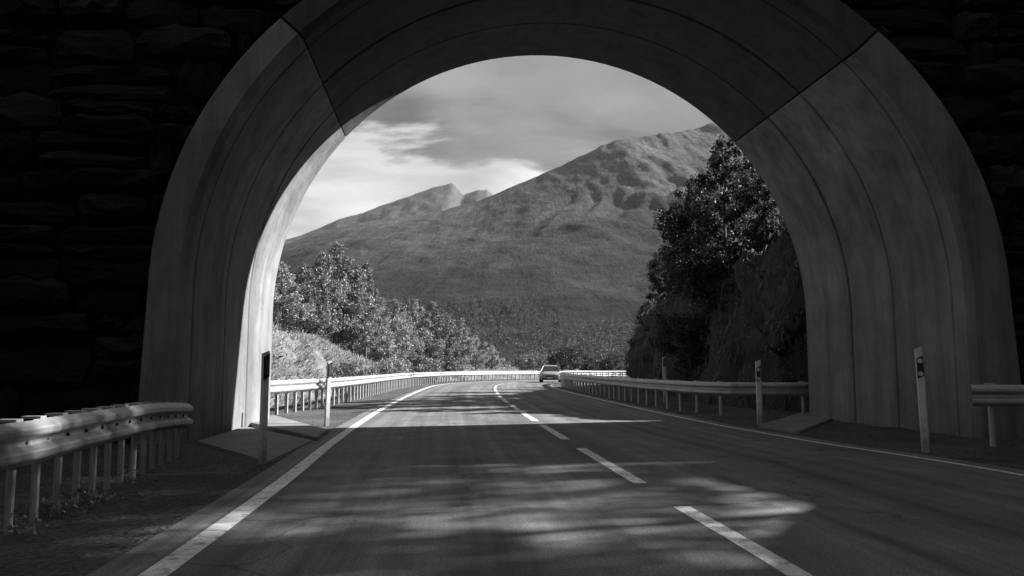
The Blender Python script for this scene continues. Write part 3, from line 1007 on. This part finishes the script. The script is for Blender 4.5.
# grass and hanging vegetation (uncountable)
def tufts(name, V, n, hmin, hmax, mat, seed, jmax, blades=9, hang=False, bias=1.0, spread=0.16):
    rng = np.random.default_rng(seed)
    ni, nj = V.shape[:2]
    i = rng.uniform(0, 1, n) ** bias * (ni - 1.001); j = rng.uniform(0, jmax, n)
    i0, j0 = i.astype(int), j.astype(int); fi, fj = (i - i0)[:, None], (j - j0)[:, None]
    P = (V[i0, j0] * (1 - fi) + V[i0 + 1, j0] * fi) * (1 - fj) + (V[i0, j0 + 1] * (1 - fi) + V[i0 + 1, j0 + 1] * fi) * fj
    keep = fbm(P[:, 0] * 0.5 + P[:, 1] * 0.5, P[:, 2] * 0.9 + P[:, 1] * 0.2, 3, seed) > -0.12
    P, i0, j0 = P[keep], i0[keep], j0[keep]
    nrm = np.cross(V[i0 + 1, j0] - V[i0, j0], V[i0, j0 + 1] - V[i0, j0]); nrm /= np.linalg.norm(nrm, axis=1)[:, None] + 1e-9
    # make the normals face the road side (away from the hill)
    nrm[nrm[:, 2] < 0] *= -1
    n = len(P)
    P = np.repeat(P, blades, axis=0); N = np.repeat(nrm, blades, axis=0)
    m = len(P)
    P = P + rng.normal(size=(m, 3)) * np.array([spread, spread, 0.04])
    h = rng.uniform(hmin, hmax, m)[:, None]
    d = rng.normal(size=(m, 3)) * (0.28 if hang else 0.45) + N * (0.35 if hang else 0.7)
    d[:, 2] += -1.0 if hang else 0.75
    d /= np.linalg.norm(d, axis=1)[:, None]
    side = np.cross(d, rng.normal(size=(m, 3))); side /= np.linalg.norm(side, axis=1)[:, None]
    w = rng.uniform(0.008, 0.020, m)[:, None]
    mid = P + d * h * 0.55
    tip = P + d * h + np.array([0, 0, -1.0]) * h * (0.22 if not hang else 0.15) + rng.normal(size=(m, 3)) * 0.04
    V4 = np.stack([P - side * w, P + side * w, mid + side * w * 0.9, tip, mid - side * w * 0.9], axis=1).reshape(-1, 3)
    q = np.arange(m)[:, None] * 5
    return stuff(link(name, np_mesh(name, V4, q + np.array([[0, 1, 2, 3, 4]])), mat))
tag(tufts('bank_grass', bankV, 20000, 0.12, 0.45, GRASS, 5, bankV.shape[1] * 0.62, 10, bias=0.45), 'pale dry grass covering the sunlit left bank', 'grass')
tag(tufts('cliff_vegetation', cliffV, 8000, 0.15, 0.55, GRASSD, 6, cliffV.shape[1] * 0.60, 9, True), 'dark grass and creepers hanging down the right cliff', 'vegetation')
# leafy undergrowth along the left bank and cliff top
def undergrowth(name, V, n, j0, j1, size, mat, seed, lift, rad, per=60):
    rng = np.random.default_rng(seed)
    ni = V.shape[0]
    i = rng.integers(0, ni, n); j = rng.integers(int(V.shape[1] * j0), max(int(V.shape[1] * j1), int(V.shape[1] * j0) + 1), n)
    P = np.repeat(V[i, j], per, axis=0)
    off = rng.normal(size=(len(P), 3)); off /= np.linalg.norm(off, axis=1)[:, None]
    r = np.repeat(rng.uniform(0.5, 1.0, n) * rad, per)
    P = P + off * (rng.random(len(P)) ** 0.5 * r)[:, None] + np.array([0, 0, lift])
    A, Q = leaf_cloud(P, size, rng, 0.1)
    return stuff(link(name, np_mesh(name, A, Q), mat))
tag(undergrowth('bank_undergrowth', bankV, 420, 0.42, 0.95, 0.14, LEAF, 12, 0.35, 0.75), 'leafy undergrowth between the trees of the left bank', 'undergrowth')
tag(undergrowth('cliff_undergrowth', cliffV, 420, 0.45, 0.95, 0.14, LEAFD, 13, 0.3, 0.8), 'dark undergrowth along the top of the right cliff', 'undergrowth')

tag(undergrowth('cliff_creepers', cliffV, 900, 0.06, 0.50, 0.11, GRASSD, 14, 0.0, 0.42, 45), 'leafy creepers clinging to the face of the right cliff', 'creepers')
# woodland on the lower mountain side: thousands of crowns too far to count
def far_wood():
    rng = np.random.default_rng(8)
    ny, nx = mainV.shape[:2]
    t = rng.uniform(0.0, 1.0, 20000) ** 1.5 * 0.40 * (ny * 0.8)
    Y0 = 420; span = MY - Y0
    X = rng.uniform(-0.42, 0.42, len(t)); keep = np.ones(len(t), bool)
    k0 = t.astype(int)
    y = mainV[k0, 0, 1] + rng.uniform(0, span / (ny * 0.8), len(t))
    x = X * y
    xi = (x - mainV[0, 0, 0]) / (mainV[0, 1, 0] - mainV[0, 0, 0])
    i0 = np.clip(xi.astype(int), 0, nx - 2)
    kk = np.clip(np.searchsorted(mainV[:int(ny * 0.8), 0, 1], y) - 1, 0, ny - 2)
    fy = ((y - mainV[kk, 0, 1]) / (mainV[kk + 1, 0, 1] - mainV[kk, 0, 1]))
    fx = xi - i0
    z = (mainV[kk, i0, 2] * (1 - fx) + mainV[kk, i0 + 1, 2] * fx) * (1 - fy) + (mainV[kk + 1, i0, 2] * (1 - fx) + mainV[kk + 1, i0 + 1, 2] * fx) * fy
    dens = fbm(x / 90, y / 140, 4, 77) + 0.35 - (y - 420) / 900
    keep = dens > rng.uniform(-0.25, 0.25, len(t))
    x, y, z = x[keep], y[keep], z[keep]
    n = len(x)
    # each crown a loose cluster of leafy facets
    h = rng.uniform(3.5, 7.5, n); r = h * rng.uniform(0.26, 0.42, n)
    per = 44
    off = rng.normal(size=(n * per, 3)); off /= np.linalg.norm(off, axis=1)[:, None]
    off *= rng.random(n * per)[:, None] ** 0.4
    hh, rr = np.repeat(h, per), np.repeat(r, per)
    up = off[:, 2] * 0.5 + 0.5
    P = np.repeat(np.stack([x, y, z], 1), per, axis=0)
    tap = rr * (1.05 - 0.65 * up)
    P[:, 0] += off[:, 0] * tap; P[:, 1] += off[:, 1] * tap; P[:, 2] += up * hh - 0.4
    V, Q = leaf_cloud(P, 0.85, rng, 0.0, 0.8)
    return np_mesh('valley_woodland', V, Q)
FARW = m_leaf('far_woodland', 0.05, 0.14, 0.35)
tag(stuff(link('valley_woodland', far_wood(), FARW)), 'woodland covering the lower slope of the mountain', 'woodland')

# ------------------------------------------------------------------ guardrails
W_PROF = [(0.000, 0.335), (0.016, 0.338), (0.078, 0.292), (0.085, 0.275), (0.085, 0.238), (0.078, 0.224), (0.014, 0.186), (0.010, 0.168), (0.014, 0.150), (0.078, 0.112), (0.085, 0.098), (0.085, 0.061), (0.078, 0.044), (0.016, -0.002), (0.000, 0.0)]
def guardrail(label, pts, side, top, spacing, seg=4.0, lap=0.30, post_r=0.05, bolts=False, first=0.3, z_post=-0.2, crumple=0.0, group='steel guardrails along the road'):
    """pts: polyline (x, y[, z]); side: +1 if the road lies to the right of travel"""
    P = catmull([(p[0], p[1], p[2] if len(p) > 2 else 0.0) for p in pts], max(40, int(len(pts) * 30)))
    tot, at = along(P)
    base_p, _ = at(0)
    root = tag(empty('guardrail', (base_p.x, base_p.y, base_p.z)), label, 'guardrail', group)
    org = Vector((base_p.x, base_p.y, base_p.z))
    h0 = top - 0.338
    s = 0.0
    k = 0
    rgl = random.Random(int(tot * 10))
    while s < tot - 0.1:
        e = min(s + seg, tot)
        a, b = s, min(e + lap, tot)
        n = max(3, int((b - a) / 0.35) + 1)
        rings = []
        dz = rgl.uniform(-0.008, 0.008)
        for i in range(n):
            q = a + (b - a) * i / (n - 1)
            p, t = at(q)
            nr = Vector((t.y, -t.x, 0)) * side
            # the lap end sits proud of the next section
            out = 0.010 if (q > e + 0.001 and b > e) or (i == n - 1 and b > e) else 0.0
            if b > e: out = max(out, 0.010 * max(0.0, (q - (e - 0.5)) / 0.5))
            out = min(out, 0.010) * 2.4
            w = crumple * math.sin(q * 2.1 + 0.5)
            ring = []
            for o, zq in W_PROF: ring.append(p + nr * (o + out + w) + Vector((0, 0, h0 + zq + dz)) - org)
            for o, zq in reversed(W_PROF): ring.append(p + nr * (o + out + w - 0.006) + Vector((0, 0, h0 + 0.168 + (zq - 0.168) * 0.985 + dz)) - org)
            rings.append(ring)
        beam = MB().loft(rings).build('beam', GALV, root, smooth=False)
        if bolts:
            q = a + 0.25
            while q < e:
                p, t = at(q)
                nr = Vector((t.y, -t.x, 0)) * side
                mb = MB()
                c = p + nr * 0.018 + Vector((0, 0, h0 + 0.168 + dz)) - org
                mb.tube([c, c + nr * 0.018], [0.018, 0.014], 7)
                mb.build('bolt', BOLT, beam)
                q += spacing
        s = e
        k += 1
    # posts share one mesh: a round steel post with a flat bracket carrying the beam on top
    mb = MB()
    H = top + 0.010 - z_post
    mb.tube([(0, post_r + 0.004, 0), (0, post_r + 0.004, H - 0.03)], [post_r] * 2, 8)
    mb.box((0, 0.075, H), (0.11, 0.15, 0.020))
    me = mesh('post', mb.v, mb.f)
    bm = bmesh.new(); bm.from_mesh(me); bmesh.ops.recalc_face_normals(bm, faces=bm.faces[:]); bm.to_mesh(me); bm.free()
    me.materials.append(POSTM)
    q = first
    while q < tot:
        p, t = at(q)
        nr = Vector((t.y, -t.x, 0)) * side
        o = bpy.data.objects.new('post', me); C.objects.link(o); o.parent = root
        o.location = p - nr * 0.008 + Vector((0, 0, z_post)) - org
        o.rotation_euler = (rgl.uniform(-.015, .015), rgl.uniform(-.015, .015), math.atan2(-nr.y, -nr.x) - R(90))
        q += spacing
    return root
guardrail('near left guardrail of round-edged steel beam ending at the arch foot', [(-3.2, 1.0), (-3.62, 4.6), (-3.78, 6.3), (-4.02, 8.0), (-4.25, 9.4, -0.01), (-4.45, 10.5, -0.05), (-4.62, 11.5, -0.10)], 1, 0.79, 0.42, seg=5.4, bolts=True, first=0.2, post_r=0.034)
guardrail('long left guardrail beyond the arch sweeping round the bend', [(-6.15, 20.0), (-6.02, 22), (-5.95, 25), (-5.95, 29), (-6.1, 34), (-6.35, 40), (-6.6, 48), (-6.6, 57), (-5.6, 66.5), (-3.3, 74), (0, 80.5), (5, 87.6), (13, 94.6), (29, 102.6)], 1, 0.88, 0.75, bolts=False)
guardrail('right guardrail beyond the arch running below the dark cliff', [(7.75, 20.6), (6.6, 20.55), (5.4, 21.2), (4.75, 23.5), (4.25, 28), (3.85, 35), (3.4, 44), (3.3, 52), (3.5, 58), (4.5, 64.4), (6.9, 70), (10.8, 74.8), (18.8, 80)], -1, 0.84, 1.1)
guardrail('near right guardrail in deep shade at the foot of the arch', [(7.25, 12.75), (8.0, 12.55), (9.2, 12.1), (10.6, 11.2), (11.6, 9)], 1, 0.94, 1.0, z_post=-0.15)

# ------------------------------------------------------------------ marker posts
def marker(label, px, py, hgt, style, facing=0.0, lean=0.0):
    p = gp(px, py)
    e = tag(empty('marker_post', (p.x, p.y, -0.02), facing), label, 'marker post', 'roadside marker posts')
    e.rotation_euler = (0, lean, facing)
    # flat hollow-backed blade with slanted top
    mb = MB()
    w, d = 0.06, 0.035
    prof = [(-w, 0), (-w * 0.7, -d), (w * 0.7, -d), (w, 0), (w * 0.75, d * 0.4), (-w * 0.75, d * 0.4)]
    rings = [[(x, y, z * 1.0 + (x * 0.35 if k == 2 else 0)) for x, y in prof] for k, z in ((0, -0.15), (1, hgt * 0.6), (2, hgt))]
    mb.loft(rings).build('post_blade', WHITEP, e)
    if style == 'two':      # black slanted field with two round reflectors
        z0, z1 = hgt - 0.46, hgt - 0.16
    else:
        z0, z1 = hgt - 0.36, hgt - 0.06
    fb = MB()
    x = w * 0.76
    fb.loft([[(-x, y, z0), (x, y, z0 + 0.05), (x, y, z1 + 0.05), (-x, y, z1)] for y in (-d + 0.006, -d - 0.005)])
    fld = fb.build('reflector_field', BLACKP, e)
    if style == 'two':
        for zz_ in (z0 + 0.075, z1 - 0.035):
            rb = MB(); rb.tube([(0, -d - 0.003, zz_), (0, -d - 0.011, zz_)], [0.036, 0.034], 16)
            rb.build('reflector', REFL, fld)
    else:
        rb = MB(); rb.box((0, -d - 0.008, (z0 + z1) / 2 + 0.028), (0.04, 0.008, 0.20))
        rb.build('reflector', plain('dark_reflector', 0.10, 0.3), fld)
    return e
marker('grey marker post at the left apron slab inside the arch shadow', 262, 463, 1.42, 'one', R(58))
marker('sunlit white marker post beyond the arch beside the left guardrail', 326.5, 425.5, 1.36, 'one', R(42), R(1.5))
marker('white marker post with two round reflectors in front of the right arch wall', 926, 451, 1.52, 'two', R(-22), R(-1.0))
marker('marker post in front of the right guardrail beyond the arch', 760, 424, 1.38, 'two', R(-14))
marker('small marker post behind the right guardrail under the cliff', 665, 403, 1.60, 'one', R(-8))

# ------------------------------------------------------------------ oncoming car
def make_car(loc, rz):
    root = tag(empty('car', loc, rz), 'silver grey saloon car coming round the bend with headlights facing us', 'car')
    paint = plain('car_paint', 0.22, 0.4, 0.4, 0.0); glass = plain('car_glass', 0.03, 0.1, 0.8); rub = plain('tyre_rubber', 0.02, 0.8); lamp = plain('lamp_lens', 0.75, 0.15, 0.8)
    chrome = plain('rim_metal', 0.5, 0.3, 0.6, 0.8)
    # front toward -y; stations: y, half width, sill z, shoulder z, top z
    st = [(-2.18, 0.62, 0.28, 0.50, 0.58), (-2.10, 0.80, 0.22, 0.58, 0.68), (-1.75, 0.87, 0.20, 0.66, 0.78), (-1.0, 0.89, 0.20, 0.74, 0.90), (-0.6, 0.89, 0.20, 0.80, 0.94), (0.6, 0.89, 0.20, 0.84, 0.95), (1.5, 0.88, 0.20, 0.86, 0.97), (2.0, 0.84, 0.24, 0.84, 0.96), (2.2, 0.72, 0.32, 0.70, 0.86)]
    rings = []
    for y, w, a, s, t in st:
        half = [(w * 0.86, a), (w * 0.98, a + 0.08), (w, (a + s) / 2), (w * 0.98, s), (w * 0.88, t - 0.03), (w * 0.5, t + 0.015)]
        rings.append([(x, y, z) for x, z in half] + [(-x, y, z) for x, z in reversed(half)])
    MB().loft(rings).build('body', paint, root, smooth=True)
    gs = [(-0.95, 0.76, 0.91, 0.93), (-0.25, 0.66, 0.93, 1.36), (0.35, 0.65, 0.93, 1.42), (1.0, 0.64, 0.94, 1.37), (1.75, 0.70, 0.94, 0.97)]
    rings = [[(w * 1.07, y, a), (w * (1.0 if k in (0, 4) else 0.9), y, (t - 0.05) if t > 1.1 else t), (w * 0.7, y, t), (-w * 0.7, y, t), (-w * (1.0 if k in (0, 4) else 0.9), y, (t - 0.05) if t > 1.1 else t), (-w * 1.07, y, a)] for k, (y, w, a, t) in enumerate(gs)]
    MB().loft(rings).build('glasshouse', glass, root)
    rf = [(-0.30, 0.60, 1.345), (0.05, 0.585, 1.412), (0.35, 0.58, 1.43), (1.0, 0.575, 1.385), (1.18, 0.56, 1.29)]
    MB().loft([[(w, y, z - 0.015), (w * 0.7, y, z + 0.012), (-w * 0.7, y, z + 0.012), (-w, y, z - 0.015), (-w * .9, y, z - 0.045), (w * .9, y, z - 0.045)] for y, w, z in rf]).build('roof', paint, root)
    for s in (-1, 1):
        MB().tube([(s * 0.80, -0.93, 0.92), (s * 0.60, -0.28, 1.36)], [0.028, 0.024], 6).build('windscreen_pillar', paint, root)
        MB().loft([[(s * x, y, z) for x, z in ((0.42, 0.53), (0.76, 0.55), (0.80, 0.66), (0.50, 0.64))] for y in (-2.135, -1.98)]).build('headlight', lamp, root)
        MB().box((s * 0.98, -0.62, 0.98), (0.18, 0.10, 0.13)).build('mirror', paint, root, bevel=0.02)
        for y in (-1.38, 1.35):
            wb = MB(); wb.tube([(s * 0.90, y, 0.32), (s * 0.68, y, 0.32)], [0.32, 0.32], 20)
            wh = wb.build('wheel', rub, root)
            MB().tube([(s * 0.905, y, 0.32), (s * 0.88, y, 0.32)], [0.20, 0.20], 14).build('rim', chrome, wh)
    MB().box((0, -2.17, 0.50), (0.62, 0.06, 0.12)).build('grille', rub, root, bevel=0.01)
    MB().box((0, -2.15, 0.30), (1.25, 0.10, 0.12)).build('bumper_intake', rub, root, bevel=0.01)
    MB().box((0, -2.21, 0.40), (0.50, 0.015, 0.11)).build('number_plate', WHITEP, root)
    return root
make_car((3.30, 69.0, 0.0), R(-4))

# ------------------------------------------------------------------ weeds at the near rail posts
def weed(label, x, y, n, rad, seed):
    rng = np.random.default_rng(seed)
    e = tag(empty('weed', (x, y, -0.03)), label, 'weed', 'weeds at the guardrail foot')
    pts = rng.normal(size=(n, 3)) * np.array([rad, rad, rad * 0.5]); pts[:, 2] = np.abs(pts[:, 2]) + 0.02
    V, Q = leaf_cloud(pts, 0.045, rng, -0.3, 0.7)
    link('leaves', np_mesh('leaves', V, Q), LEAF, e)
    mb = MB()
    for k in range(7):
        a = k * 0.9
        mb.tube([(0.01 * math.cos(a), 0.01 * math.sin(a), -0.03), (rad * 0.5 * math.cos(a), rad * 0.5 * math.sin(a), rad * 0.7)], [0.004, 0.002], 4, False)
    mb.build('stems', BARK, e)
weed('leafy weed at the foot of the nearest left guardrail posts', -3.72, 6.75, 70, 0.13, 1)
weed('small broad-leaved weed between the left guardrail posts', -3.82, 7.35, 80, 0.12, 2)
weed('tiny weed under the far part of the near left guardrail', -4.12, 8.75, 40, 0.08, 3)
weed('low weed at the left frame edge under the guardrail', -3.70, 6.15, 50, 0.11, 4)

# ------------------------------------------------------------------ the air of the valley
hz = MB().box((0, 4200, 760), (18600, 9400, 1530)).build('haze', None)
stuff(hz, 'thin pale haze filling the valley', 'haze')
hm = bpy.data.materials.new('haze_air'); hm.use_nodes = True
hm.node_tree.nodes.clear()
ho = hm.node_tree.nodes.new('ShaderNodeOutputMaterial'); hp = hm.node_tree.nodes.new('ShaderNodeVolumePrincipled')
hp.inputs['Color'].default_value = (0.9, 0.9, 0.9, 1); hp.inputs['Density'].default_value = 1.7e-5; hp.inputs['Anisotropy'].default_value = 0.2
hm.node_tree.links.new(hp.outputs[0], ho.inputs['Volume'])
hz.data.materials.append(hm)
